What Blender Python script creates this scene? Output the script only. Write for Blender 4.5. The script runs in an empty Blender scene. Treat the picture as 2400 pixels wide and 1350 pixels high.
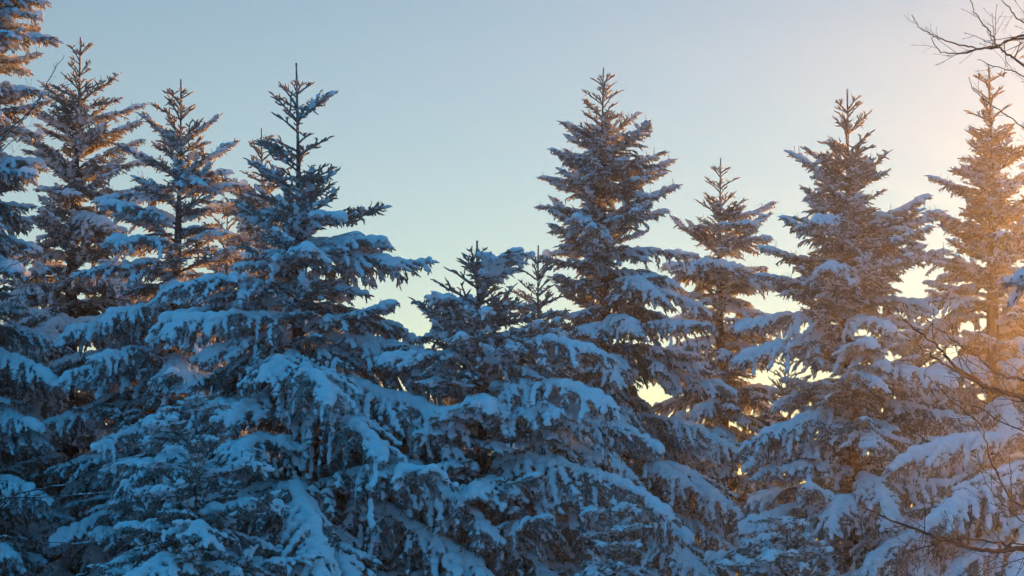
import bpy, math, random
import numpy as np
from mathutils import Vector, Matrix, Euler

R = math.radians
scene = bpy.context.scene
COL = scene.collection

# ------------------------------------------------------------------ camera
CAM_Z, PITCH, FPX = 6.0, 6.6, 5198.0
cam_d = bpy.data.cameras.new('camera')
cam = bpy.data.objects.new('camera', cam_d)
COL.objects.link(cam)
cam.location = (0, 0, CAM_Z)
cam.rotation_euler = (R(90 + PITCH), 0, 0)
cam_d.sensor_width = 36
cam_d.lens = 36 * FPX / 2400
cam_d.clip_end = 6000
scene.camera = cam

# ------------------------------------------------------------------ sky, sun, exposure
SUN_AZ, SUN_EL = 25, 4.0          # azimuth to the right of the view, elevation
world = bpy.data.worlds.new('World')
scene.world = world
world.use_nodes = True
nt = world.node_tree
nt.nodes.clear()
sky = nt.nodes.new('ShaderNodeTexSky')
sky.sky_type = 'NISHITA'
sky.sun_disc = False
sky.sun_elevation = R(SUN_EL)
sky.sun_rotation = R(SUN_AZ)
sky.altitude = 300
sky.air_density = 1.0
sky.dust_density = 0.0
sky.ozone_density = 2.2
bg = nt.nodes.new('ShaderNodeBackground')
bg.inputs['Strength'].default_value = 0.057
out = nt.nodes.new('ShaderNodeOutputWorld')
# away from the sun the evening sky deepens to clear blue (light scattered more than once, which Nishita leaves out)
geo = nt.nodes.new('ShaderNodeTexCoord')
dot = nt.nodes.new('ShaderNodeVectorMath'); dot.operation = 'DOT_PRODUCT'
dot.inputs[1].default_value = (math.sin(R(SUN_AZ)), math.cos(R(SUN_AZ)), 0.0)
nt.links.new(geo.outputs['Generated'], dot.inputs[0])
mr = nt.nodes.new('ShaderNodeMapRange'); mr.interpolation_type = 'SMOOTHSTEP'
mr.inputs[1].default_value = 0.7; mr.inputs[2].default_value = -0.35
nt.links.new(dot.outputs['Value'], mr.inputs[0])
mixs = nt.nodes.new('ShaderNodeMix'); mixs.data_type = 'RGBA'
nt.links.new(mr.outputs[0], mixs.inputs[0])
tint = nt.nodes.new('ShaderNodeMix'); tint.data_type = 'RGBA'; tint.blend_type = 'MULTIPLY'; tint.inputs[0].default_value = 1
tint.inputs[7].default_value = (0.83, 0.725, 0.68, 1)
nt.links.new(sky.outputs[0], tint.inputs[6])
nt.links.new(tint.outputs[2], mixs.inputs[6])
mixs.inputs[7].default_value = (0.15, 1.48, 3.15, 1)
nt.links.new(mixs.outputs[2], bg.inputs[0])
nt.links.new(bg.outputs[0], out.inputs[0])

sun_d = bpy.data.lights.new('sun', 'SUN')
sun_d.energy = 5.0
sun_d.angle = R(0.5)
sun_d.color = (1.0, 0.42, 0.11)
sun = bpy.data.objects.new('sun', sun_d)
COL.objects.link(sun)
sdir = Vector((math.sin(R(SUN_AZ)) * math.cos(R(SUN_EL)), math.cos(R(SUN_AZ)) * math.cos(R(SUN_EL)), math.sin(R(SUN_EL))))
sun.rotation_euler = sdir.to_track_quat('Z', 'Y').to_euler()
sun.location = (30, 20, 40)

vs = scene.view_settings
vs.view_transform = 'Standard'
vs.look = 'None'
vs.gamma = 1
vs.use_curve_mapping = False
vs.exposure = 2.42
scene.render.engine = 'CYCLES'

# ------------------------------------------------------------------ helpers
cp, sp_ = math.cos(R(PITCH)), math.sin(R(PITCH))
def at(px, py, d):
    """world point seen at photo pixel (px, py) at ground distance d"""
    x, u = (px - 1200) / FPX, (675 - py) / FPX
    y, z = cp - u * sp_, sp_ + u * cp
    return Vector((x / y * d, d, CAM_Z + z / y * d))

def tag(o, label=None, cat=None, group=None, kind=None):
    if label: o['label'] = label
    if cat: o['category'] = cat
    if group: o['group'] = group
    if kind: o['kind'] = kind
    return o

def link(name, mesh, parent=None):
    o = bpy.data.objects.new(name, mesh)
    COL.objects.link(o)
    if parent is not None: o.parent = parent
    return o

class MB:
    """collects geometry in numpy arrays and makes one mesh"""
    def __init__(self): self.v, self.f, self.m, self.n = [], [], [], 0
    def add(self, v, f, mat=0):
        v = np.asarray(v, np.float32).reshape(-1, 3); f = np.asarray(f, np.int64)
        if len(f) == 0: return
        if f.shape[1] == 3: f = np.concatenate([f, -np.ones((len(f), 1), np.int64)], 1)
        g = np.where(f >= 0, f + self.n, -1)
        self.v.append(v); self.f.append(g); self.m.append(np.full(len(g), mat, np.int32)); self.n += len(v)
    def tubes(self, P, Rr, sides=4, mat=0, rng=None, jit=0.0, cap=True):
        """P (n,k,3) centre lines, Rr (n,k) radii"""
        P = np.asarray(P, np.float64); Rr = np.asarray(Rr, np.float64)
        if P.ndim == 2: P = P[None]; Rr = Rr[None]
        n, k, _ = P.shape
        T = np.empty_like(P); T[:, 1:-1] = P[:, 2:] - P[:, :-2]; T[:, 0] = P[:, 1] - P[:, 0]; T[:, -1] = P[:, -1] - P[:, -2]
        T /= np.linalg.norm(T, axis=2, keepdims=True) + 1e-9
        ref = np.zeros_like(T[:, :1]); ref[..., 2] = 1
        vert = np.abs(T[:, :1, 2]) > 0.9
        ref[vert] = (1, 0, 0)
        A = np.cross(T, np.broadcast_to(ref, T.shape)); A /= np.linalg.norm(A, axis=2, keepdims=True) + 1e-9
        B = np.cross(T, A)
        ang = np.linspace(0, 2 * np.pi, sides, endpoint=False)
        rad = Rr[:, :, None] * np.ones(sides)
        if rng is not None and jit: rad = rad * (1 + jit * rng.uniform(-1, 1, rad.shape))
        V = P[:, :, None] + rad[..., None] * (A[:, :, None] * np.cos(ang)[None, None, :, None] + B[:, :, None] * np.sin(ang)[None, None, :, None])
        i = np.arange(n)[:, None, None] * (k * sides); j = np.arange(k - 1)[None, :, None] * sides; s = np.arange(sides)[None, None, :]
        s2 = (s + 1) % sides
        F = np.stack([i + j + s, i + j + s2, i + j + sides + s2, i + j + sides + s], -1).reshape(-1, 4)
        self.add(V, F, mat)
        if cap and sides >= 4:                   # close the far end
            base = (np.arange(n) * k + k - 1) * sides
            if sides == 4:
                vend = V[:, -1].reshape(-1, 3); self.add(vend, np.arange(n * 4).reshape(n, 4), mat)
    def mesh(self, name, mats, smooth=True):
        v = np.concatenate(self.v); f = np.concatenate(self.f); m = np.concatenate(self.m)
        tri = f[:, 3] < 0
        cnt = np.where(tri, 3, 4)
        loops = f.ravel(); loops = loops[loops >= 0]
        me = bpy.data.meshes.new(name)
        me.vertices.add(len(v)); me.vertices.foreach_set('co', v.ravel())
        me.loops.add(len(loops)); me.loops.foreach_set('vertex_index', loops.astype(np.int32))
        me.polygons.add(len(f))
        st = np.zeros(len(f), np.int32); st[1:] = np.cumsum(cnt)[:-1]
        me.polygons.foreach_set('loop_start', st)
        me.polygons.foreach_set('material_index', m)
        me.polygons.foreach_set('use_smooth', np.full(len(f), smooth))
        me.update(calc_edges=True)
        for mm in mats: me.materials.append(mm)
        return me

def surface_nets(F, org, h, iso):
    """smooth quad surface of the field F at iso"""
    S = F > iso
    nx, ny, nz = F.shape
    c = np.zeros((nx - 1, ny - 1, nz - 1, 3)); w = np.zeros((nx - 1, ny - 1, nz - 1))
    def sl(a, d): return slice(d, a - 1 + d)
    for ax in range(3):
        for a in (0, 1):
            for b in (0, 1):
                o0 = [0, 0, 0]; oth = [q for q in range(3) if q != ax]
                o0[oth[0]] = a; o0[oth[1]] = b
                o1 = list(o0); o1[ax] = 1
                f0 = F[sl(nx, o0[0]), sl(ny, o0[1]), sl(nz, o0[2])]; f1 = F[sl(nx, o1[0]), sl(ny, o1[1]), sl(nz, o1[2])]
                cr = (f0 > iso) != (f1 > iso)
                t = np.where(cr, (iso - f0) / np.where(np.abs(f1 - f0) < 1e-9, 1, f1 - f0), 0)
                for q in range(3): c[..., q] += np.where(cr, t if q == ax else o0[q], 0)
                w += cr
    act = w > 0
    idx = -np.ones(act.shape, np.int64); idx[act] = np.arange(act.sum())
    ijk = np.argwhere(act)
    V = (ijk + c[act] / w[act][:, None]) * h + org
    Q = []
    for ax in range(3):
        s0 = [slice(1, -1)] * 3; s1 = [slice(1, -1)] * 3
        s0[ax] = slice(0, -1); s1[ax] = slice(1, None)
        A, B = S[tuple(s0)], S[tuple(s1)]
        e = np.argwhere(A != B); 
        if len(e) == 0: continue
        flip = A[tuple(e.T)]
        off = np.ones(3, int); off[ax] = 0
        e = e + off
        u, v = [(1, 2), (2, 0), (0, 1)][ax]
        du = np.zeros(3, int); du[u] = 1; dv = np.zeros(3, int); dv[v] = 1
        q = np.stack([idx[tuple((e - du - dv).T)], idx[tuple((e - dv).T)], idx[tuple(e.T)], idx[tuple((e - du).T)]], 1)
        q[~flip] = q[~flip][:, ::-1]
        Q.append(q)
    Q = np.concatenate(Q); Q = Q[(Q >= 0).all(1)]
    return V, Q

def snow_surface(C, rad, h, squash=1.25, iso=0.28, spread=1.9):
    """metaball skin round the snow balls (C centres, rad radii)"""
    Rm = rad * spread
    lo = C.min(0) - Rm.max() - 3 * h; hi = C.max(0) + Rm.max() + 3 * h
    dim = np.ceil((hi - lo) / h).astype(int) + 1
    F = np.zeros(dim, np.float32)
    for c, r in zip(C, Rm):
        a = np.maximum(((c - r - lo) / h).astype(int), 0); b = ((c + r - lo) / h).astype(int) + 2
        gx = (np.arange(a[0], b[0]) * h + lo[0] - c[0]) ** 2
        gy = (np.arange(a[1], b[1]) * h + lo[1] - c[1]) ** 2
        gz = ((np.arange(a[2], b[2]) * h + lo[2] - c[2]) * squash) ** 2
        k = 1 - (gx[:, None, None] + gy[None, :, None] + gz[None, None, :]) / (r * r)
        np.maximum(k, 0, out=k); k *= k
        F[a[0]:b[0], a[1]:b[1], a[2]:b[2]] += k[:F.shape[0] - a[0], :F.shape[1] - a[1], :F.shape[2] - a[2]]
    return surface_nets(F, lo, h, iso)

# ------------------------------------------------------------------ materials
def mat(name):
    m = bpy.data.materials.new(name); m.use_nodes = True
    t = m.node_tree; t.nodes.clear()
    o = t.nodes.new('ShaderNodeOutputMaterial')
    return m, t, o
def N(t, kind, **kw):
    n = t.nodes.new(kind)
    for k, v in kw.items():
        if k in n.inputs: n.inputs[k].default_value = v
        else: setattr(n, k, v)
    return n
def ramp(t, a, b, ca, cb):
    r = N(t, 'ShaderNodeValToRGB')
    r.color_ramp.elements[0].position = a; r.color_ramp.elements[0].color = (*ca, 1)
    r.color_ramp.elements[1].position = b; r.color_ramp.elements[1].color = (*cb, 1)
    return r

def make_snow():
    m, t, o = mat('snow')
    co = N(t, 'ShaderNodeTexCoord')
    n1 = N(t, 'ShaderNodeTexNoise', Scale=9.0, Detail=6.0, Roughness=0.65)
    t.links.new(co.outputs['Object'], n1.inputs['Vector'])
    cr = ramp(t, 0.3, 0.7, (0.76, 0.79, 0.82), (0.86, 0.88, 0.90))
    t.links.new(n1.outputs[0], cr.inputs[0])
    bp = N(t, 'ShaderNodeBump', Strength=0.8, Distance=0.04)
    n2 = N(t, 'ShaderNodeTexNoise', Scale=26.0, Detail=5.0, Roughness=0.6)
    t.links.new(co.outputs['Object'], n2.inputs['Vector'])
    t.links.new(n2.outputs[0], bp.inputs['Height'])
    b = N(t, 'ShaderNodeBsdfDiffuse', Roughness=0.6)
    tr = N(t, 'ShaderNodeBsdfTranslucent')
    mx = N(t, 'ShaderNodeMixShader', Fac=0.32)
    for s in (b, tr):
        t.links.new(cr.outputs[0], s.inputs['Color']); t.links.new(bp.outputs[0], s.inputs['Normal'])
    t.links.new(b.outputs[0], mx.inputs[1]); t.links.new(tr.outputs[0], mx.inputs[2])
    t.links.new(mx.outputs[0], o.inputs[0])
    return m

def make_needles(name, dark, light, frost):
    m, t, o = mat(name)
    co = N(t, 'ShaderNodeTexCoord'); oi = N(t, 'ShaderNodeObjectInfo')
    n1 = N(t, 'ShaderNodeTexNoise', Scale=7.0, Detail=4.0)
    t.links.new(co.outputs['Object'], n1.inputs['Vector'])
    cr = ramp(t, 0.3, 0.7, dark, light)
    t.links.new(n1.outputs[0], cr.inputs[0])
    n2 = N(t, 'ShaderNodeTexNoise', Scale=22.0, Detail=5.0, Roughness=0.7)
    t.links.new(co.outputs['Object'], n2.inputs['Vector'])
    fr = ramp(t, 0.40, 0.62, (0.06,) * 3, (frost,) * 3)
    t.links.new(n2.outputs[0], fr.inputs[0])
    mx = N(t, 'ShaderNodeMix', data_type='RGBA')
    t.links.new(fr.outputs[0], mx.inputs[0]); t.links.new(cr.outputs[0], mx.inputs[6]); mx.inputs[7].default_value = (0.70, 0.77, 0.84, 1)
    b = N(t, 'ShaderNodeBsdfPrincipled', Roughness=0.7)
    b.inputs['Specular IOR Level'].default_value = 0.25
    t.links.new(mx.outputs[2], b.inputs['Base Color'])
    tr = N(t, 'ShaderNodeBsdfTranslucent', Color=(0.50, 0.42, 0.22, 1))
    ms = N(t, 'ShaderNodeMixShader', Fac=0.36)
    t.links.new(b.outputs[0], ms.inputs[1]); t.links.new(tr.outputs[0], ms.inputs[2])
    t.links.new(ms.outputs[0], o.inputs[0])
    return m

def make_bark(name, dark, light, frost=0.0):
    m, t, o = mat(name)
    co = N(t, 'ShaderNodeTexCoord')
    mp = N(t, 'ShaderNodeMapping'); mp.inputs['Scale'].default_value = (1, 1, 0.35)
    t.links.new(co.outputs['Object'], mp.inputs[0])
    n1 = N(t, 'ShaderNodeTexNoise', Scale=16.0, Detail=8.0, Roughness=0.7)
    t.links.new(mp.outputs[0], n1.inputs['Vector'])
    cr = ramp(t, 0.35, 0.68, dark, light)
    t.links.new(n1.outputs[0], cr.inputs[0])
    n2 = N(t, 'ShaderNodeTexNoise', Scale=5.0, Detail=7.0, Roughness=0.75)
    t.links.new(co.outputs['Object'], n2.inputs['Vector'])
    fr = ramp(t, 0.56, 0.62, (0, 0, 0), (frost,) * 3)
    t.links.new(n2.outputs[0], fr.inputs[0])
    mx = N(t, 'ShaderNodeMix', data_type='RGBA')
    t.links.new(fr.outputs[0], mx.inputs[0]); t.links.new(cr.outputs[0], mx.inputs[6]); mx.inputs[7].default_value = (0.75, 0.78, 0.8, 1)
    bp = N(t, 'ShaderNodeBump', Strength=0.8, Distance=0.02)
    t.links.new(n1.outputs[0], bp.inputs['Height'])
    b = N(t, 'ShaderNodeBsdfPrincipled', Roughness=0.85)
    t.links.new(mx.outputs[2], b.inputs['Base Color']); t.links.new(bp.outputs[0], b.inputs['Normal'])
    t.links.new(b.outputs[0], o.inputs[0])
    return m

SNOW = make_snow()
NEEDLE = make_needles('spruce_needles', (0.017, 0.030, 0.024), (0.036, 0.056, 0.044), 0.55)
BARK = make_bark('spruce_bark', (0.026, 0.023, 0.021), (0.085, 0.074, 0.066), 0.75)
TWIGBARK = make_bark('bare_bark', (0.008, 0.008, 0.009), (0.026, 0.024, 0.024), 0.0)

# ------------------------------------------------------------------ ground
def build_ground():
    rng = np.random.default_rng(3)
    xs = np.linspace(-75, 75, 70); ys = np.linspace(-30, 110, 64)
    X, Y = np.meshgrid(xs, ys, indexing='ij')
    Z = 0.25 * np.sin(X * 0.31 + 1) * np.cos(Y * 0.23) + 0.12 * np.sin(X * 0.9 + Y * 0.7) + 0.05 * np.sin(X * 2.1 - Y * 1.7)
    Z -= 0.1
    nx, ny = X.shape
    b = MB(); i = np.arange(nx - 1)[:, None] * ny; j = np.arange(ny - 1)[None]
    b.add(np.stack([X, Y, Z], -1), np.stack([i + j, i + ny + j, i + ny + j + 1, i + j + 1], -1).reshape(-1, 4))
    return tag(link('snowy_ground', b.mesh('snowy_ground', [SNOW])), 'snow covered ground below the spruces', kind='structure')
build_ground()

# ------------------------------------------------------------------ thin winter haze that glows towards the sun
def build_haze():
    b = MB(); x0, x1, y0, y1, z0, z1 = -76, 76, -31, 111, -1.6, 31.0
    v = [(x, y, z) for x in (x0, x1) for y in (y0, y1) for z in (z0, z1)]
    b.add(v, [(0, 1, 3, 2), (4, 6, 7, 5), (0, 4, 5, 1), (2, 3, 7, 6), (0, 2, 6, 4), (1, 5, 7, 3)])
    m, t, o = mat('haze')
    pv = N(t, 'ShaderNodeVolumePrincipled')
    pv.inputs['Color'].default_value = (0.95, 0.95, 0.95, 1); pv.inputs['Density'].default_value = 0.00035; pv.inputs['Anisotropy'].default_value = 0.9
    t.links.new(pv.outputs[0], o.inputs['Volume'])
    tag(link('haze', b.mesh('haze', [m], False)), 'thin winter haze between the trees, glowing towards the low sun', kind='stuff')
build_haze()

# ------------------------------------------------------------------ spruce boughs
def curve(p0, head, el, L):
    """polyline from p0: heading angles (k-1), elevations (k-1)"""
    k = len(el); st = L / k
    d = np.stack([np.cos(el) * np.cos(head), np.cos(el) * np.sin(head), np.sin(el)], -1) * st
    return np.concatenate([[p0], p0 + np.cumsum(d, 0)])

def make_bough(seed, L, el, width, hang, snow, step=0.12, bare=0.12, h=0.024, spikes=0, twig=1.0, thick=1.0):
    """one spruce bough along +X: el = elevation (deg) at base, middle, tip; returns (wood+needle mesh, snow mesh, reach, rise)"""
    rng = np.random.default_rng(seed)
    b = MB(); S = []
    K = max(6, int(L / 0.16))
    tt = (np.arange(K) + 0.5) / K
    e = np.interp(tt, [0, 0.5, 1], [R(q) for q in el]) + rng.normal(0, 0.05, K)
    hd = np.cumsum(rng.normal(0, 0.05, K)); hd -= hd.mean()
    ax = curve(np.zeros(3), hd, e, L)
    tk = np.linspace(0, 1, K + 1)
    b.tubes(ax, (0.009 + 0.0095 * L) * (1 - tk) ** 0.9 + 0.006, 6, 1)
    clad = tk > (0.75 - 0.5 / max(L, 0.7))
    if clad.sum() > 2: b.tubes(ax[clad], 0.027 * thick * np.linspace(0.9, 0.55, clad.sum()), 5, 0, rng, 0.25)
    # coarse patchiness of the snow along the bough
    ph = rng.uniform(0, 6.28, 4)
    def patch(t, side): 
        return 0.66 + 0.36 * math.sin(t * 9 + ph[0] + side) + 0.30 * math.sin(t * 21 + ph[1] - side * 1.7)
    def ball(p, r):
        S.append((p[0], p[1], p[2] + 0.55 * r, r))
    tw_p, tw_r, br = [], [], {}
    def twig_at(p, d, ln, s_amt):
        d = d / np.linalg.norm(d)
        q = np.array([p, p + d * ln * 0.55, p + d * ln])
        q[2, 2] -= 0.10 * ln * (1 + hang) ; q[1, 2] -= 0.02 * ln; q[1] += rng.normal(0, 0.012, 3)
        tw_p.append(q); r = 0.0185 * thick * rng.uniform(0.75, 1.25); tw_r.append((r * 0.8, r, r * 0.45))
        if s_amt > 0:
            hz = math.hypot(d[0], d[1])
            fl = 0.35 if snow < 0.9 else 0.65
            if rng.random() < min(0.92, s_amt * 0.75) * (fl + (1 - fl) * hz):
                rb = rng.uniform(0.019, 0.031) * (0.65 + 0.35 * min(1, s_amt)); ue = rng.uniform(0.6, 1.02)
                for u in np.arange(0.08, ue, 0.030 / ln): ball(p + (q[2] - p) * u, rb * (1.12 - 0.35 * u) * rng.uniform(0.85, 1.15))
    s = max(0.05, bare * L); side = 1
    # snow along the axis
    sa = 0.10 * L
    while sa < L:
        t = sa / L; i = t * K; i0 = min(int(i), K - 1); p = ax[i0] + (ax[i0 + 1] - ax[i0]) * (i - i0)
        a = snow * patch(t, 0)
        if a > 0.25: ball(p + rng.normal(0, 0.012, 3), min(0.078, 0.026 + 0.036 * a) * rng.uniform(0.75, 1.25) * (1 + (0.3 * math.sin(sa * 26 + ph[2]) if snow > 0.9 else 0)) * (0.7 + 0.3 * min(1, L / 2)))
        sa += 0.045
    while s < L * 0.985:
        t = s / L; i = t * K; i0 = min(int(i), K - 1); p = ax[i0] + (ax[i0 + 1] - ax[i0]) * (i - i0)
        shape = min(1, (t / 0.32) ** 0.7) * ((1 - t) ** 0.75 * 1.5 if snow < 0.9 else (1 - t) ** 0.5 * 1.25)
        bl = max(0.14, width * L * shape * rng.uniform(*((0.65, 1.15) if snow < 0.9 else (0.5, 1.25))))
        hang_l = hang * rng.uniform(0.45, 1.2)
        a0 = hd[i0] + side * R(rng.uniform(40, 74))
        k = max(4, int(bl / 0.11)); u = (np.arange(k) + 0.5) / k
        he = a0 - side * u * R(18) + np.cumsum(rng.normal(0, 0.13, k)) * 0.8
        ev = e[i0] * (1 - 0.5 * hang) + R(rng.normal(2, 7)) - hang_l * R(78) * np.minimum(1, u * (0.4 + bl * 1.3)) + (1 - min(1, hang * 1.5)) * R(16) * u
        ev = np.maximum(ev, R(-86))
        bp = curve(p, he, ev, bl)
        br.setdefault(k, []).append(bp)
        am = snow * patch(t, side * 1.3) * rng.uniform(0.75, 1.2)
        # snow along the branchlet
        lp = rng.uniform(0, 6.28); lw = rng.uniform(0.12, 0.21); ht = 0.0 if snow < 0.9 else 1.0
        for q in np.arange(0.03, bl, 0.038):
            lump = 1 if not ht else 0.55 + 0.62 * max(0.0, math.sin(q / lw * 6.283 + lp)) + 0.12 * math.sin(q * 61 + lp)
            if lump < 0.6 and q > 0.12 and rng.random() < 0.55: continue
            j = q / bl * k; j0 = min(int(j), k - 1)
            hz = math.cos(ev[j0])
            if am > 0.3 and rng.random() < (0.25 if snow < 0.9 else 0.5) + 0.8 * hz * am:
                ball(bp[j0] + (bp[j0 + 1] - bp[j0]) * (j - j0) + ht * rng.normal(0, 0.014, 3), lump * (0.0225 + 0.024 * min(1.2, am) * ((0.35 if snow < 0.9 else 0.5) + (0.65 if snow < 0.9 else 0.5) * hz)) * rng.uniform(0.75, 1.2) * (1.1 - 0.35 * q / bl))
        # twigs on it
        sd = 1
        for q in np.arange(0.05, bl * 0.97, 0.052 / twig):
            j = q / bl * k; j0 = min(int(j), k - 1); pp = bp[j0] + (bp[j0 + 1] - bp[j0]) * (j - j0)
            hh = he[j0] + sd * R(rng.uniform(32, 72))
            ee = ev[j0] * 0.7 + R(rng.normal(3, 14)) - hang_l * R(26)
            ln = rng.uniform(0.09, 0.20) * (1.15 - 0.5 * q / bl) * (1.25 if L < 1.1 else 1.0) * min(1, 0.5 + bl)
            twig_at(pp, np.array([math.cos(ee) * math.cos(hh), math.cos(ee) * math.sin(hh), math.sin(ee)]), ln, am)
            sd = -sd
        # short twigs straight from the axis (also above and below)
        for _ in range(0 if L < 0.5 else (1 if L < 0.8 else 2)):
            hh = hd[i0] + rng.choice([-1, 1]) * R(rng.uniform(20, 70)); ee = e[i0] + R(rng.normal(-8 - 40 * hang, 28))
            twig_at(p, np.array([math.cos(ee) * math.cos(hh), math.cos(ee) * math.sin(hh), math.sin(ee)]), rng.uniform(0.08, 0.17), snow * patch(t, 0) * 0.7)
        s += step * rng.uniform(0.35, 0.65); side = -side
    for k, lst in br.items():
        P = np.array(lst); n = len(P); u = np.linspace(0, 1, k + 1)
        b.tubes(P, np.broadcast_to(0.021 * thick * (1 - 0.45 * u), (n, k + 1)), 4, 0, rng, 0.3)
    # leading shoots at the tip
    for a in (-34, 0, 33):
        twig_at(ax[-2] if a else ax[-1], np.array([math.cos(hd[-1] + R(a)) * math.cos(e[-1]), math.sin(hd[-1] + R(a)) * math.cos(e[-1]), math.sin(e[-1])]), rng.uniform(0.12, 0.2), snow)
    P = np.array(tw_p); Q = np.array(tw_r)
    b.tubes(P, Q, 3, 0, rng, 0.3)
    # needle tufts that roughen every twig outline
    n = len(P); m = 9 if L < 2.2 else 6
    u = rng.uniform(0.1, 1.0, (n, m)); base = P[:, :1] + (P[:, 2:] - P[:, :1]) * u[..., None]
    D = P[:, 2] - P[:, 0]; D /= np.linalg.norm(D, axis=1, keepdims=True)
    rd = rng.normal(0, 1, (n, m, 3)); rd -= (rd * D[:, None]).sum(-1, keepdims=True) * D[:, None]; rd /= np.linalg.norm(rd, axis=2, keepdims=True)
    tip = base + rd * rng.uniform(0.022, 0.046, (n, m, 1)) * thick + D[:, None] * 0.028
    w = np.cross(rd, D[:, None]) * 0.0045
    V = np.stack([base - w, base + w, tip], 2).reshape(-1, 3)
    b.add(V, np.arange(len(V)).reshape(-1, 3), 0)
    # thin upright cone spindles on young boughs
    for _ in range(spikes):
        t = rng.uniform(0.55, 0.95); p = ax[int(t * K)] + rng.normal(0, 0.05, 3) * (1, 1, 0)
        b.tubes(np.array([p, p + (rng.normal(0, 0.03), rng.normal(0, 0.03), rng.uniform(0.12, 0.24))]), np.array([0.007, 0.005]), 4, 1)
    wood = b.mesh('branch', [NEEDLE, BARK])
    sm = None
    if len(S) > 3:
        S = np.array(S)
        v, q = snow_surface(S[:, :3], S[:, 3], h)
        if len(q):
            sb = MB(); sb.add(v, q); sm = sb.mesh('snow_load', [SNOW])
    return wood, sm, float(math.hypot(ax[-1][0], ax[-1][1])), float(ax[-1][2])

# classes of bough by length; each a few variants.  LIGHT: young or dusted boughs; HEAVY: bowed down under snow pillows
LIGHT = [  # L, elevations, width, hang, snow, step, spindles, variants, thick, bare, twig density
    (0.26, (44, 40, 34), 0.40, 0.00, 0.00, 9.00, 0, 4, 0.92, 0.80, 0.4),
    (0.42, (42, 38, 34), 0.36, 0.00, 0.00, 0.40, 0, 6, 0.92, 0.55, 0.5),
    (0.66, (40, 34, 38), 0.40, 0.00, 0.06, 0.26, 0, 7, 0.92, 0.34, 0.6),
    (0.98, (38, 30, 36), 0.38, 0.08, 0.34, 0.17, 2, 8, 0.92, 0.18, 0.9),
    (1.40, (36, 26, 32), 0.36, 0.22, 0.56, 0.14, 3, 8, 1.0, 0.14, 0.95),
    (2.00, (30, 16, 18), 0.34, 0.50, 0.66, 0.14, 2, 8, 1.0, 0.14, 1.05),
    (2.70, (22, 2, -4), 0.31, 0.75, 0.80, 0.15, 0, 5, 1.0, 0.18, 1.1),
    (3.40, (14, -8, -18), 0.29, 0.85, 0.84, 0.16, 0, 4, 1.0, 0.2, 1.1),
]
HEAVY = [
    (0.95, (28, 10, -8), 0.42, 0.22, 0.95, 0.13, 1, 5, 1.0, 0.14, 0.9),
    (1.40, (24, 6, -14), 0.40, 0.40, 1.05, 0.13, 0, 6, 1.0, 0.14, 1.0),
    (2.00, (17, -2, -24), 0.38, 0.58, 1.15, 0.12, 0, 7, 1.0, 0.16, 1.2),
    (2.70, (10, -10, -34), 0.35, 0.74, 1.20, 0.115, 0, 7, 1.0, 0.18, 1.3),
    (3.40, (7, -15, -38), 0.31, 0.82, 1.24, 0.12, 0, 7, 1.05, 0.2, 1.3),
    (4.40, (4, -19, -38), 0.27, 0.88, 1.26, 0.125, 0, 6, 1.05, 0.22, 1.3),
]
DUSTED = [
    (0.30, (40, 36, 34), 0.40, 0.00, 0.00, 0.30, 0, 3, 1.05, 0.50, 0.5),
    (0.60, (30, 20, 26), 0.38, 0.10, 0.15, 0.17, 0, 5, 1.0, 0.20, 0.8),
    (1.00, (20, 4, 0), 0.38, 0.35, 0.45, 0.14, 0, 6, 1.0, 0.14, 1.0),
    (1.50, (10, -8, -14), 0.36, 0.70, 0.55, 0.13, 0, 6, 1.0, 0.14, 1.1),
    (2.10, (6, -12, -24), 0.33, 0.90, 0.62, 0.13, 0, 6, 1.0, 0.14, 1.15),
]
def build_set(spec, off):
    res = []
    for ci, (L, el, wd, hg, sn, stp, spk, nv, th, bare, tw) in enumerate(spec):
        lst = []
        for v in range(nv):
            rr = random.Random(off + ci * 100 + v)
            d = rr.uniform(-5, 5)
            lst.append(make_bough(off + ci * 1000 + v * 17 + 5, L * rr.uniform(0.93, 1.07), [q + d + rr.uniform(-4, 4) for q in el], wd * rr.uniform(0.85, 1.15),
                                  hg * rr.uniform(0.8, 1.2), sn * rr.uniform(0.8, 1.2), stp, bare, 0.019 if L < 2.2 else 0.0245, spk, tw, th))
        res.append(lst)
    return res
BOUGH = {'light': build_set(LIGHT, 0), 'heavy': build_set(HEAVY, 50000), 'dusted': build_set(DUSTED, 90000)}

def pick(style, reach):
    B = BOUGH[style]
    return min(range(len(B)), key=lambda c: abs(math.log(B[c][0][2] / max(reach, 0.1))))

def put_branch(tree, pos, az, pitch, scale, style, cls, rnd, roll=0.0):
    wood, sm, reach, rise = BOUGH[style][cls][rnd.randrange(len(BOUGH[style][cls]))]
    o = link('branch', wood, tree)
    o.location = pos; o.scale = (scale, scale * rnd.choice((-1, 1)), scale) if False else (scale,) * 3
    o.rotation_euler = Euler((roll, -pitch, az), 'XYZ')
    if sm is not None: link('snow_load', sm, o)
    return o

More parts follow.
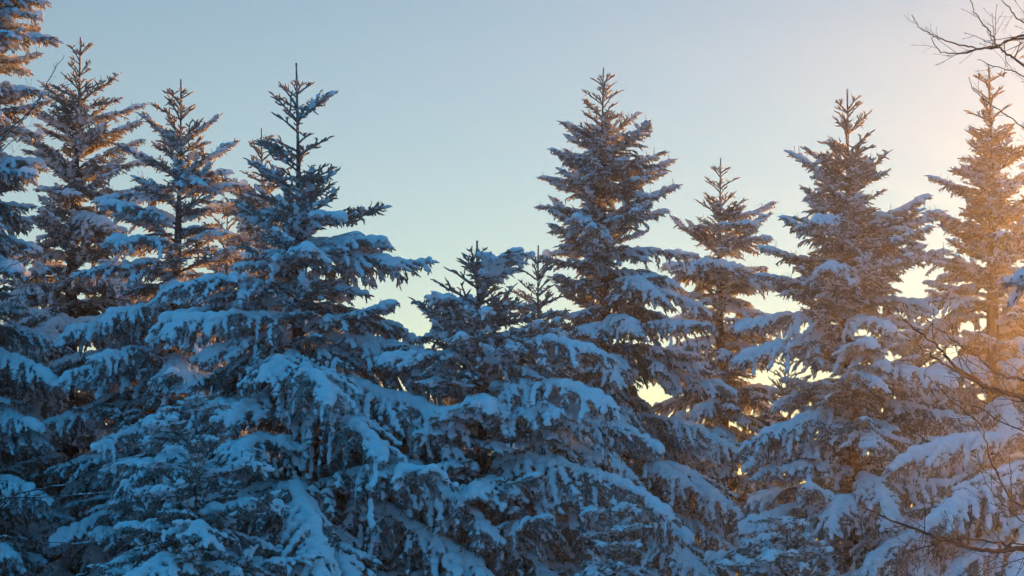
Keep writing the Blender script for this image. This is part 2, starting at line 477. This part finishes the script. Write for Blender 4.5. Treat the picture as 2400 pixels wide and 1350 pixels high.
def spruce(name, label, tip, d, prof, seed, bottom=1430, lean=0.0, group='snow laden spruces', whorl=(0.40, 0.54), nb=5, leader=0.5, cat='tree', trunk_r=0.021, heavy=3.0, hero=(), fuller=0.18):
    """tip = photo pixel of the leader tip, prof = [(py, left_px, right_px)], d = distance"""
    rnd = random.Random(seed); rng = np.random.default_rng(seed)
    top = at(tip[0], tip[1], d)
    base = Vector((top.x - lean, top.y, -0.1))
    tree = bpy.data.objects.new(name, None); COL.objects.link(tree)
    tree.empty_display_size = 0.5
    tree.location = base
    tag(tree, label, cat, group)
    H = top.z - base.z
    def stem(z):                     # local axis point at local height z
        u = z / H
        return Vector((lean * u + 0.05 * math.sin(u * 9 + seed), 0.05 * math.sin(u * 7 + seed * 2), z))
    zs = np.linspace(0, H, 46)
    pts = np.array([stem(z) for z in zs]); rad = 0.011 + trunk_r * (H - zs) * np.clip(0.35 + (H - zs) / 6, 0.35, 1)
    b = MB(); b.tubes(pts, rad, 12, 0, rng, 0.05)
    # needle clad leader
    zt = np.linspace(H - leader * 1.9, H, 9); b.tubes(np.array([stem(z) for z in zt]), 0.026 * np.linspace(1.0, 0.75, 9), 6, 1, rng, 0.2)
    link('trunk', b.mesh('trunk', [BARK, NEEDLE]), tree)
    prof = [(q[0], q[1] * (1 + fuller * min(1, max(0, (q[0] - tip[1] - 260) / 400))), q[2] * (1 + fuller * min(1, max(0, (q[0] - tip[1] - 260) / 400)))) for q in prof]
    pp = [q[0] for q in prof]
    m_per_px = d / FPX
    zcam = lambda z: 675 + (PITCH * math.pi / 180 - math.atan2(base.z + z - CAM_Z, d)) * FPX     # approx pixel row of local height
    def reach(z, az):
        y = zcam(z)
        l = np.interp(y, pp, [q[1] for q in prof]) * m_per_px; r = np.interp(y, pp, [q[2] for q in prof]) * m_per_px
        c = math.cos(az); m = 0.5 * (l + r)
        w = 1 + 0.13 * math.sin(2 * az + seed) * abs(math.sin(az)) + 0.10 * math.sin(z * 2.1 + seed + 1.5 * math.cos(az))
        return (m + (r - m) * max(0, c) + (l - m) * max(0, -c)) * w
    z = H - leader * rnd.uniform(0.9, 1.05); a = rnd.uniform(0, 6.28)
    def style_at(depth):
        return 'heavy' if depth > heavy and rnd.random() < min(0.85, 0.12 + (depth - heavy) * 0.22) else 'light'
    def lay(zz, az, f, pmin, pmax, st=None):
        rr = reach(zz, az) * f; st = st or style_at(H - zz)
        rise = BOUGH[st][pick(st, rr)][0][3]
        rr = reach(min(H - 0.1, zz + rise), az) * f; c = pick(st, rr)
        sc = min(1.3, max(0.6, rr / BOUGH[st][c][0][2]))
        put_branch(tree, stem(zz), az, R(rnd.uniform(pmin, pmax)), sc, st, c, rnd, R(rnd.uniform(-10, 10)))
    while z > 0.5 and zcam(z) < bottom + 180:
        depth = H - z
        n = rnd.choice((4, 5)) if depth < 1.6 else nb
        a += rnd.uniform(0.4, 0.9)
        for i in range(n):
            az = a + i * 2 * math.pi / n + rnd.uniform(-0.28, 0.28)
            if depth > 1.5 and rnd.random() < 0.07: continue
            zz = z + rnd.uniform(-0.05, 0.05) * (1 if depth < 1.5 else 3.2)
            lay(zz, az, rnd.uniform(0.74, 1.12) * (1.0 if rnd.random() > 0.18 else 0.6), -11, 9)
        # small boughs between the whorls
        for i in range(2 if depth < 1.2 else 4):
            lay(z - rnd.uniform(0.12, 0.34), rnd.uniform(0, 6.28), rnd.uniform(0.35, 0.8), -10, 10, ('dusted' if depth > 3.2 else rnd.choice(('dusted', 'light'))) if depth > 1.2 else 'light')
        g = rnd.uniform(*whorl); z -= g if depth < 4 else g * 1.12
    for (py, azd, length, st, pitch) in hero:        # single boughs read off the photograph
        zz = at(tip[0], py, d).z - base.z; c = pick(st, length)
        put_branch(tree, stem(zz), R(azd), R(pitch), length / BOUGH[st][c][0][2], st, c, rnd)
    return tree

P = [  # label, tip, distance, profile, extras
 ('tall spruce cut by the left edge of the picture, its top out of frame', (-50, -300), 50, [(-300, 5, 5), (-100, 110, 110), (-10, 150, 195), (50, 170, 150), (80, 170, 160), (115, 170, 205), (170, 190, 165), (240, 200, 190), (330, 210, 170), (440, 220, 200), (480, 220, 225), (620, 240, 190), (900, 260, 250), (1400, 300, 300)], dict(heavy=3.4, fuller=0.0, bottom=1330, hero=[(20, -4, 1.75, 'heavy', 10), (30, -40, 1.7, 'heavy', 12), (60, 15, 1.5, 'light', 2), (110, -3, 1.9, 'heavy', 10), (120, -50, 1.8, 'heavy', 8), (180, 4, 1.6, 'light', 0), (230, -20, 1.8, 'heavy', 6), (300, -6, 1.8, 'light', -4), (400, -12, 2.0, 'heavy', 8), (440, -30, 2.2, 'heavy', 6)])),
 ('spruce with a long dark trunk showing, second from the left edge', (185, 88), 55, [(88, 4, 4), (115, 25, 25), (180, 45, 35), (215, 70, 85), (270, 90, 90), (320, 120, 165), (430, 130, 170), (560, 160, 165), (700, 210, 200), (900, 250, 240), (1400, 300, 280)], dict(heavy=3.4, nb=6, hero=[(300, 2, 1.75, 'light', 4), (350, -12, 1.75, 'light', 0), (410, 10, 1.75, 'light', -4), (330, 182, 1.35, 'light', 4), (400, 192, 1.5, 'light', 0), (240, 5, 0.95, 'light', 4), (260, 178, 0.95, 'light', 4)])),
 ('slender topped spruce left of the tallest dark spruce, top faintly sunlit', (421, 185), 50, [(185, 4, 4), (220, 30, 30), (245, 52, 40), (300, 62, 65), (370, 90, 105), (440, 130, 130), (560, 200, 160), (750, 225, 200), (1000, 260, 230), (1400, 300, 280)], dict(nb=6, hero=[(345, 3, 1.0, 'light', 6), (345, 184, 0.95, 'light', 6), (420, -8, 1.3, 'light', 2), (425, 183, 1.35, 'light', 2), (470, 8, 1.5, 'heavy', 8), (480, 186, 1.8, 'heavy', 8), (530, 220, 2.2, 'heavy', 10), (650, 205, 2.3, 'heavy', 4), (760, 200, 2.6, 'heavy', 0), (850, 215, 2.8, 'heavy', 2)], heavy=2.3)),
 ('thin sunlit spruce top peeping out just behind the tallest dark spruce', (613, 300), 60, [(300, 4, 4), (335, 35, 35), (400, 48, 48), (425, 130, 70), (480, 165, 80), (600, 170, 130), (900, 220, 220), (1400, 280, 280)], dict(heavy=2.0)),
 ('tallest dark blue spruce in the shade with a long bare leader', (700, 148), 39, [(148, 4, 4), (212, 60, 55), (240, 84, 84), (300, 60, 60), (330, 88, 114), (390, 105, 112), (440, 120, 235), (510, 160, 285), (600, 200, 240), (680, 270, 265), (800, 290, 390), (940, 300, 430), (1100, 330, 500), (1300, 380, 600)], dict(nb=6, fuller=0.06, hero=[(800, -18, 3.3, 'heavy', 4), (860, 6, 3.7, 'heavy', 8), (930, -30, 3.4, 'heavy', 2), (1000, -12, 4.3, 'heavy', 4), (1090, -20, 4.6, 'heavy', 0), (1180, -8, 4.8, 'heavy', 2), (690, 200, 2.3, 'heavy', 6), (760, 215, 2.6, 'heavy', 4), (600, -15, 1.8, 'heavy', 12), (640, -80, 2.2, 'heavy', 6), (880, -75, 3.0, 'heavy', 8), (960, -60, 3.2, 'heavy', 4)], leader=0.62, heavy=2.6)),
 ('short dark blue spruce in the shade below the gap of open sky', (1125, 565), 38, [(565, 4, 4), (590, 20, 20), (612, 90, 85), (650, 110, 90), (690, 150, 140), (780, 130, 220), (870, 160, 270), (980, 180, 280), (1100, 220, 300), (1300, 260, 320)], dict(hero=[(700, -62, 1.5, 'heavy', 14), (830, -22, 2.4, 'heavy', 6), (920, -40, 2.8, 'heavy', 6), (1000, -8, 2.9, 'heavy', 6), (1080, -28, 3.2, 'heavy', 4), (1180, -14, 3.4, 'heavy', 4), (860, 195, 1.9, 'heavy', 8)], heavy=0.6, leader=0.3, whorl=(0.26, 0.34))),
 ('small sunlit spruce top at the right foot of the sky gap', (1265, 575), 58, [(575, 4, 4), (610, 40, 30), (660, 50, 60), (740, 80, 80), (900, 170, 160), (1400, 260, 260)], dict(heavy=1.5)),
 ('tall sunlit spruce right of the wide sky gap', (1415, 158), 60, [(158, 4, 4), (190, 45, 45), (235, 62, 45), (290, 95, 115), (370, 168, 150), (405, 150, 200), (480, 150, 180), (580, 150, 190), (700, 150, 220), (900, 190, 240), (1100, 230, 260), (1400, 280, 280)], dict(hero=[(470, 4, 2.2, 'light', 10), (520, -12, 2.2, 'light', 4), (560, 184, 1.7, 'light', 6), (600, -8, 2.3, 'light', -2), (640, 20, 2.3, 'heavy', 6), (560, 245, 2.0, 'heavy', 8), (880, -20, 2.8, 'heavy', 16), (700, -35, 2.4, 'heavy', 6), (1000, 215, 2.6, 'heavy', 6), (1020, -25, 3.0, 'heavy', 6)], heavy=5.2, nb=6)),
 ('narrow sunlit spruce with snow clumps, between two taller spruces', (1687, 370), 66, [(370, 4, 4), (410, 35, 35), (470, 55, 60), (510, 80, 140), (560, 90, 170), (620, 125, 145), (740, 150, 170), (900, 220, 200), (1100, 250, 230), (1400, 250, 250)], dict(fuller=0.0, hero=[(540, 5, 1.9, 'light', 6), (585, -25, 1.8, 'heavy', 10), (600, 178, 1.5, 'light', 8), (650, 200, 1.8, 'heavy', 8), (680, -15, 2.0, 'heavy', 6)], heavy=1.6)),
 ('broad hazy spruce with a pointed top, second from the right edge', (1980, 210), 48, [(210, 4, 4), (250, 45, 40), (300, 70, 55), (340, 95, 85), (395, 150, 140), (480, 125, 205), (560, 165, 215), (660, 185, 215), (760, 170, 190), (900, 200, 220), (1100, 240, 260), (1400, 290, 300)], dict(hero=[(760, 184, 2.3, 'heavy', 4), (820, 192, 2.5, 'heavy', 6), (700, 183, 2.0, 'light', -6), (560, 4, 2.1, 'light', 6), (600, -20, 2.2, 'light', 2), (640, 184, 2.0, 'light', 0), (660, -6, 2.2, 'light', -4), (700, 170, 1.9, 'light', -4), (600, 200, 1.8, 'light', 4), (720, 20, 2.1, 'heavy', 4), (560, 240, 2.0, 'heavy', 10), (680, 250, 2.2, 'heavy', 10), (850, -85, 2.2, 'heavy', 12), (1000, 205, 3.0, 'heavy', 8), (900, -50, 2.6, 'heavy', 4), (1150, -30, 3.0, 'heavy', 8)], lean=-0.15, heavy=5.0, nb=6)),
 ('orange hazy spruce nearest the right edge', (2312, 150), 52, [(150, 4, 4), (170, 25, 25), (230, 60, 45), (300, 80, 70), (380, 145, 110), (440, 130, 130), (520, 110, 150), (620, 150, 170), (720, 200, 190), (900, 230, 220), (1400, 300, 290)], dict(hero=[(470, 184, 1.6, 'light', 4), (560, 190, 1.6, 'light', 0), (640, 182, 1.9, 'light', -4), (720, 188, 2.2, 'heavy', 4), (600, -20, 1.8, 'light', 4)], lean=-0.1, heavy=5.0)),
 ('low dark spruce top in the lower left front, under the slender spruce', (455, 935), 35, [(935, 4, 4), (975, 50, 70), (1010, 120, 120), (1100, 170, 180), (1250, 220, 260), (1500, 300, 320)], dict(leader=0.25, heavy=-3.0)),
 ('small snow packed spruce tip at the bottom edge, right of the centre', (1432, 1180), 35.5, [(1180, 6, 6), (1220, 25, 25), (1300, 55, 60), (1400, 110, 110), (1500, 140, 140)], dict(leader=0.2, heavy=-4.0, whorl=(0.25, 0.32))),
]
P += [
 ('front spruce at the lower right edge with thick snow pillows, trunk out of frame', (2500, 640), 40, [(640, 4, 4), (800, 70, 80), (950, 130, 130), (1050, 240, 200), (1120, 420, 260), (1250, 400, 300), (1500, 420, 320)], dict(heavy=-1.0, hero=[(1040, 190, 3.3, 'heavy', 6), (1120, 215, 3.4, 'heavy', 6), (1200, 186, 3.6, 'heavy', 8)])),
 ('rounded snowy spruce top cut by the bottom edge, left of the broad hazy spruce', (1850, 1225), 36, [(1225, 10, 10), (1262, 90, 50), (1300, 150, 90), (1400, 220, 150), (1500, 240, 200)], dict(leader=0.1, heavy=-4.0, whorl=(0.2, 0.3))),
 ('tall slim spruce added out of frame beyond the right edge to shade the front row', (2540, -60), 90, [(-60, 5, 5), (10, 90, 90), (90, 145, 145), (160, 150, 150), (500, 145, 145), (1400, 150, 150)], dict(heavy=3.0, nb=4, bottom=800)),  # unseen tree, added to keep the low sun off the front row
 ('slim spruce added farthest out of frame beyond the right edge to shade the front row', (2592, 80), 105, [(80, 5, 5), (100, 90, 90), (110, 135, 135), (180, 140, 140)], dict(heavy=3.0, nb=4, bottom=750)),  # second unseen sun blocker, added behind the first
 ('sunlit spruce half hidden behind the two leftmost dark crowns', (60, 640), 68, [(640, 4, 4), (720, 70, 70), (800, 140, 140), (1000, 190, 190), (1400, 250, 250)], dict(heavy=2.5)),
 ('sunlit spruce half hidden between the long dark trunk and the slender topped spruce', (298, 640), 70, [(640, 4, 4), (730, 70, 70), (850, 140, 140), (1400, 250, 250)], dict(heavy=2.5)),
 ('sunlit spruce half hidden between the slender topped spruce and the tallest dark spruce', (530, 470), 66, [(470, 4, 4), (560, 60, 60), (700, 130, 130), (900, 190, 190), (1400, 250, 250)], dict(heavy=2.0)),
 ('spruce mostly hidden behind the right hand boughs of the tallest dark spruce', (850, 720), 66, [(720, 4, 4), (790, 50, 50), (900, 130, 130), (1400, 250, 250)], dict(heavy=2.0)),
 ('spruce mostly hidden behind the short dark spruce under the sky gap', (1040, 800), 68, [(800, 4, 4), (870, 60, 60), (1000, 150, 150), (1400, 240, 240)], dict(heavy=1.5)),
 ('spruce glowing orange behind the left foot of the tall sunlit spruce', (1350, 780), 72, [(780, 4, 4), (860, 70, 70), (1000, 150, 150), (1400, 240, 240)], dict(heavy=2.5)),
 ('spruce half hidden between the narrow clumped spruce and the broad hazy one', (1850, 820), 64, [(820, 4, 4), (870, 50, 50), (1000, 110, 110), (1400, 200, 200)], dict(heavy=1.5)),
 ('hazy spruce half hidden between the two spruces nearest the right edge', (2150, 700), 66, [(700, 4, 4), (770, 60, 60), (850, 110, 110), (1000, 170, 170), (1400, 240, 240)], dict(heavy=2.0)),
 ('hazy spruce cut by the right edge, behind the orange hazy spruce', (2440, 380), 63, [(380, 4, 4), (480, 70, 70), (650, 130, 130), (900, 200, 200), (1400, 260, 260)], dict(heavy=3.0)),
]
for i, (lab, tip, d, prof, kw) in enumerate(P):
    spruce('spruce_tree', lab, tip, d, prof, 11 + i * 7, **kw)

spruce('spruce_tree', 'near dark spruce beyond the right edge, only one blue snowy bough tip in view', (2960, -700), 21, [(-700, 5, 5), (-300, 200, 200), (200, 330, 330), (600, 400, 400), (1500, 440, 440)], 321, heavy=2.0, fuller=0.0, nb=4,
       hero=[(665, 183, 2.56, 'heavy', 7)])

# unseen spruces added on the right to keep the low sun off the snow
for i in range(9):
    d = 64 + (i % 3) * 5 + i * 1.2
    px = 1200 + FPX * (0.231 * d + 2.6 + 3.6 * i) / d
    spruce('spruce_tree', 'spruce added out of frame beyond the right edge to block the low sun', (px, 800 - 35 * (i % 4)), d, [(690, 4, 4), (810, 30, 30), (920, 90, 90), (1100, 150, 150), (1600, 230, 230)], 700 + i,
           heavy=2.5, whorl=(0.7, 0.9), nb=5, bottom=1500, group='added spruces out of frame on the right')

# ------------------------------------------------------------------ bare broadleaved trees that reach in from the sides
def smooth_line(pts, k):
    """Catmull-Rom through the points, k samples per span"""
    p = np.array([pts[0]] + list(pts) + [pts[-1]]); out_ = []
    for i in range(1, len(p) - 2):
        for t in np.linspace(0, 1, k, endpoint=False):
            a, b_, c, d = p[i - 1], p[i], p[i + 1], p[i + 2]
            out_.append(0.5 * ((2 * b_) + (c - a) * t + (2 * a - 5 * b_ + 4 * c - d) * t * t + (3 * b_ - a - 3 * c + d) * t ** 3))
    out_.append(p[-2]); return np.array(out_)

def grow_twig(mb, rng, p, d, ln, r, level, up):
    """a thin forking twig that bends upward, with buds"""
    k = max(4, int(ln / 0.07)); pts = [p]; q = p.copy(); d = d / np.linalg.norm(d)
    for i in range(k):
        d = d + rng.normal(0, 0.10, 3) + np.array([0, 0, up * 0.10]); d /= np.linalg.norm(d)
        q = q + d * ln / k; pts.append(q.copy())
    pts = np.array(pts); rad = r * np.linspace(1, 0.45, k + 1)
    mb.tubes(pts, rad, 4, 0)
    # bud at the end
    mb.tubes(np.array([q, q + d * 0.018, q + d * 0.04]), np.array([r * 0.5, r * 0.95, r * 0.15]), 4, 0)
    if level > 0:
        sd = rng.choice([-1, 1])
        for i in range(1, k):
            if rng.random() < 0.55:
                t = pts[i + 1] - pts[i]; t /= np.linalg.norm(t)
                side = np.cross(t, rng.normal(0, 1, 3) * 0.5 + np.array([0, 1, 0])) * sd; side /= np.linalg.norm(side)
                sd = -sd
                grow_twig(mb, rng, pts[i], t * 0.75 + side * 0.65, ln * rng.uniform(0.25, 0.5) * (1 - 0.4 * i / k), r * 0.62, level - 1, up)

def bare_tree(name, label, seed, d, trunk_px, limbs, snow_r=0.0, cat='tree', trunk_r=0.16, up=1.0, dens=1.0, trim=0.9):
    rng = np.random.default_rng(seed)
    base = at(trunk_px[0][0], trunk_px[0][1], d); base.z = -0.1
    tree = bpy.data.objects.new(name, None); COL.objects.link(tree); tree.location = base
    tag(tree, label, cat, 'bare trees reaching in from the sides')
    bl = np.array(base)
    tp = np.array([bl] + [np.array(at(x, y, d)) for x, y in trunk_px]) - bl
    tl = smooth_line(tp, 8)
    b = MB(); b.tubes(tl, trunk_r * np.linspace(1, 0.25, len(tl)), 10, 0, rng, 0.04); link('trunk', b.mesh('trunk', [TWIGBARK]), tree)
    for (pts, r0, r1, dd0, dd1) in limbs:
        L = [np.array(at(x, y, d + dd0 + (dd1 - dd0) * i / max(1, len(pts) - 1))) - bl for i, (x, y) in enumerate(pts)]
        line = smooth_line(L, 6)
        line[1:-1] += rng.normal(0, 0.008, line[1:-1].shape)
        # join the trunk: start from its nearest point below
        j = np.argmin(np.linalg.norm(tl - (line[0] + np.array([0, 0, -0.5])), axis=1))
        line = np.concatenate([smooth_line([tl[j], 0.5 * tl[j] + 0.5 * line[0] + np.array([0, 0, 0.08]), line[0]], 4)[:-1], line])
        k = len(line); rad = trim * (r1 + (r0 - r1) * (1 - np.linspace(0, 1, k)) ** 1.2)
        b = MB(); b.tubes(line, rad, 7, 0, rng, 0.08)
        limb = link('limb', b.mesh('limb', [TWIGBARK]), tree)
        sd = 1; seg = np.linalg.norm(np.diff(line, axis=0), axis=1); s_ = np.concatenate([[0], np.cumsum(seg)]); tot = s_[-1]
        q = tot * 0.25
        while q < tot * 0.99:
            i = min(np.searchsorted(s_, q), k - 1) - 1
            t = line[i + 1] - line[i]; t /= np.linalg.norm(t)
            side = np.cross(t, np.array([0, 1, 0]) + rng.normal(0, 0.45, 3)) * sd; side /= np.linalg.norm(side)
            mb = MB(); rr = max(0.003, min(0.006, rad[i] * 0.5))
            grow_twig(mb, rng, line[i], t * 0.8 + side * 0.6, rng.uniform(0.22, 0.6) * min(1.0, 0.35 + (tot - q) / 1.6), rr, 1, up)
            link('twig', mb.mesh('twig', [TWIGBARK]), limb)
            sd = -sd; q += rng.uniform(0.09, 0.22) / dens
        if snow_r > 0:
            u = np.arange(0.2, tot, 0.035); C = np.stack([np.interp(u, s_, line[:, a]) for a in range(3)], 1); rr = snow_r * rng.uniform(0.75, 1.2, len(u)) * (0.95 + 0.2 * np.sin(u * 5 + seed))
            C[:, 2] += 0.5 * rr + np.interp(u, s_, rad) * 0.6
            v, f = snow_surface(C, rr, 0.012, 1.1)
            sb = MB(); sb.add(v, f); link('snow_load', sb.mesh('snow_load', [SNOW]), limb)
    return tree

bare_tree('bare_tree', 'dark leafless tree whose thin branches reach in from the right edge', 5, 24, [(2680, 1500), (2665, 900), (2700, 400), (2640, -100), (2600, -400)], [
    ([(2560, 60), (2400, 85), (2367, 95), (2333, 108), (2300, 116), (2233, 127), (2200, 115), (2183, 88)], 0.026, 0.006, 0, -1.5),
    ([(2540, 75), (2400, 88), (2320, 112), (2260, 107), (2200, 88), (2177, 77), (2153, 60), (2137, 35)], 0.022, 0.005, 0, -0.5),
    ([(2560, 300), (2400, 153), (2367, 130), (2340, 110), (2320, 77), (2293, 43), (2280, 17), (2272, -20)], 0.026, 0.006, 0, 1.0),
    ([(2540, 130), (2400, 55), (2370, 25), (2345, -10)], 0.022, 0.006, 0, 1.5),
    ([(2540, 330), (2400, 182), (2360, 165), (2320, 152), (2290, 140)], 0.015, 0.005, 0, 0.8),
    ([(2560, 420), (2400, 300), (2350, 262), (2310, 235), (2282, 210), (2271, 180)], 0.014, 0.005, 0, 0.4),
    ([(2600, 960), (2400, 930), (2373, 925), (2318, 911), (2251, 867), (2218, 838), (2195, 809), (2162, 787), (2125, 755), (2096, 720)], 0.050, 0.008, 0, -1.0),
    ([(2580, 1000), (2380, 928), (2300, 900), (2227, 862), (2182, 831), (2151, 809), (2129, 798)], 0.034, 0.008, 0, -2.0),
    ([(2600, 920), (2396, 890), (2362, 884), (2324, 864), (2284, 831), (2240, 802), (2173, 749)], 0.032, 0.007, 0, 1.0),
    ([(2600, 1080), (2367, 998), (2296, 956), (2240, 940), (2193, 898)], 0.014, 0.005, 0, 0.5),
    ([(2600, 1290), (2400, 1285), (2333, 1293), (2267, 1283), (2200, 1260), (2133, 1237), (2067, 1210), (2017, 1180)], 0.054, 0.010, 0, -1.5),
    ([(2600, 1330), (2400, 1292), (2330, 1270), (2250, 1262), (2180, 1280), (2110, 1300)], 0.026, 0.007, 0, -1.0),
    ([(2600, 1290), (2393, 1187), (2327, 1087), (2300, 1000), (2233, 940), (2193, 900)], 0.024, 0.007, 0, 1.2),
    ([(2620, 1250), (2420, 1230), (2360, 1190), (2310, 1130), (2290, 1060)], 0.014, 0.005, 0, 0.5),
    ([(2600, 1380), (2400, 1275), (2340, 1300), (2290, 1345)], 0.018, 0.005, 0, -0.5),
], up=0.5, dens=0.5, trim=0.72)
bare_tree('bare_tree', 'leafless tree with snow lined twigs reaching in from the left edge', 8, 33, [(-190, 1500), (-180, 900), (-170, 500), (-150, 100)], [
    ([(-120, 420), (0, 318), (60, 270), (95, 225), (115, 185), (150, 130)], 0.03, 0.006, 0, -0.5),
    ([(-120, 430), (0, 330), (60, 275), (100, 225), (140, 203), (190, 198)], 0.022, 0.006, 0, 0.5),
    ([(-120, 600), (0, 360), (60, 330), (140, 315), (185, 335)], 0.016, 0.005, 0, 0.5),
    ([(-120, 700), (0, 640), (60, 610), (110, 630), (140, 660)], 0.016, 0.005, 0, -0.5),
    ([(-120, 860), (0, 760), (50, 700), (110, 690), (150, 730)], 0.014, 0.005, 0, -0.5),
], snow_r=0.010, up=0.7, dens=0.6, trim=0.6)
bare_tree('bare_tree', 'leafless undergrowth tree with snow lined branches low in the dark left corner', 9, 31, [(-120, 1600), (-130, 1300), (-140, 1000)], [
    ([(-60, 1230), (0, 1190), (50, 1153), (150, 1137), (200, 1110), (283, 1080), (350, 1063)], 0.022, 0.006, 0, -1),
    ([(-60, 1180), (40, 1165), (133, 1165), (213, 1157), (283, 1155)], 0.018, 0.005, 0, -0.5),
    ([(-60, 1420), (120, 1375), (183, 1350), (230, 1327), (300, 1293), (400, 1267)], 0.020, 0.006, 0, -1.5),
    ([(-60, 1250), (0, 1257), (90, 1268), (173, 1272), (300, 1268)], 0.016, 0.005, 0, -0.5),
], snow_r=0.009, up=0.6, dens=0.6, trim=0.6)
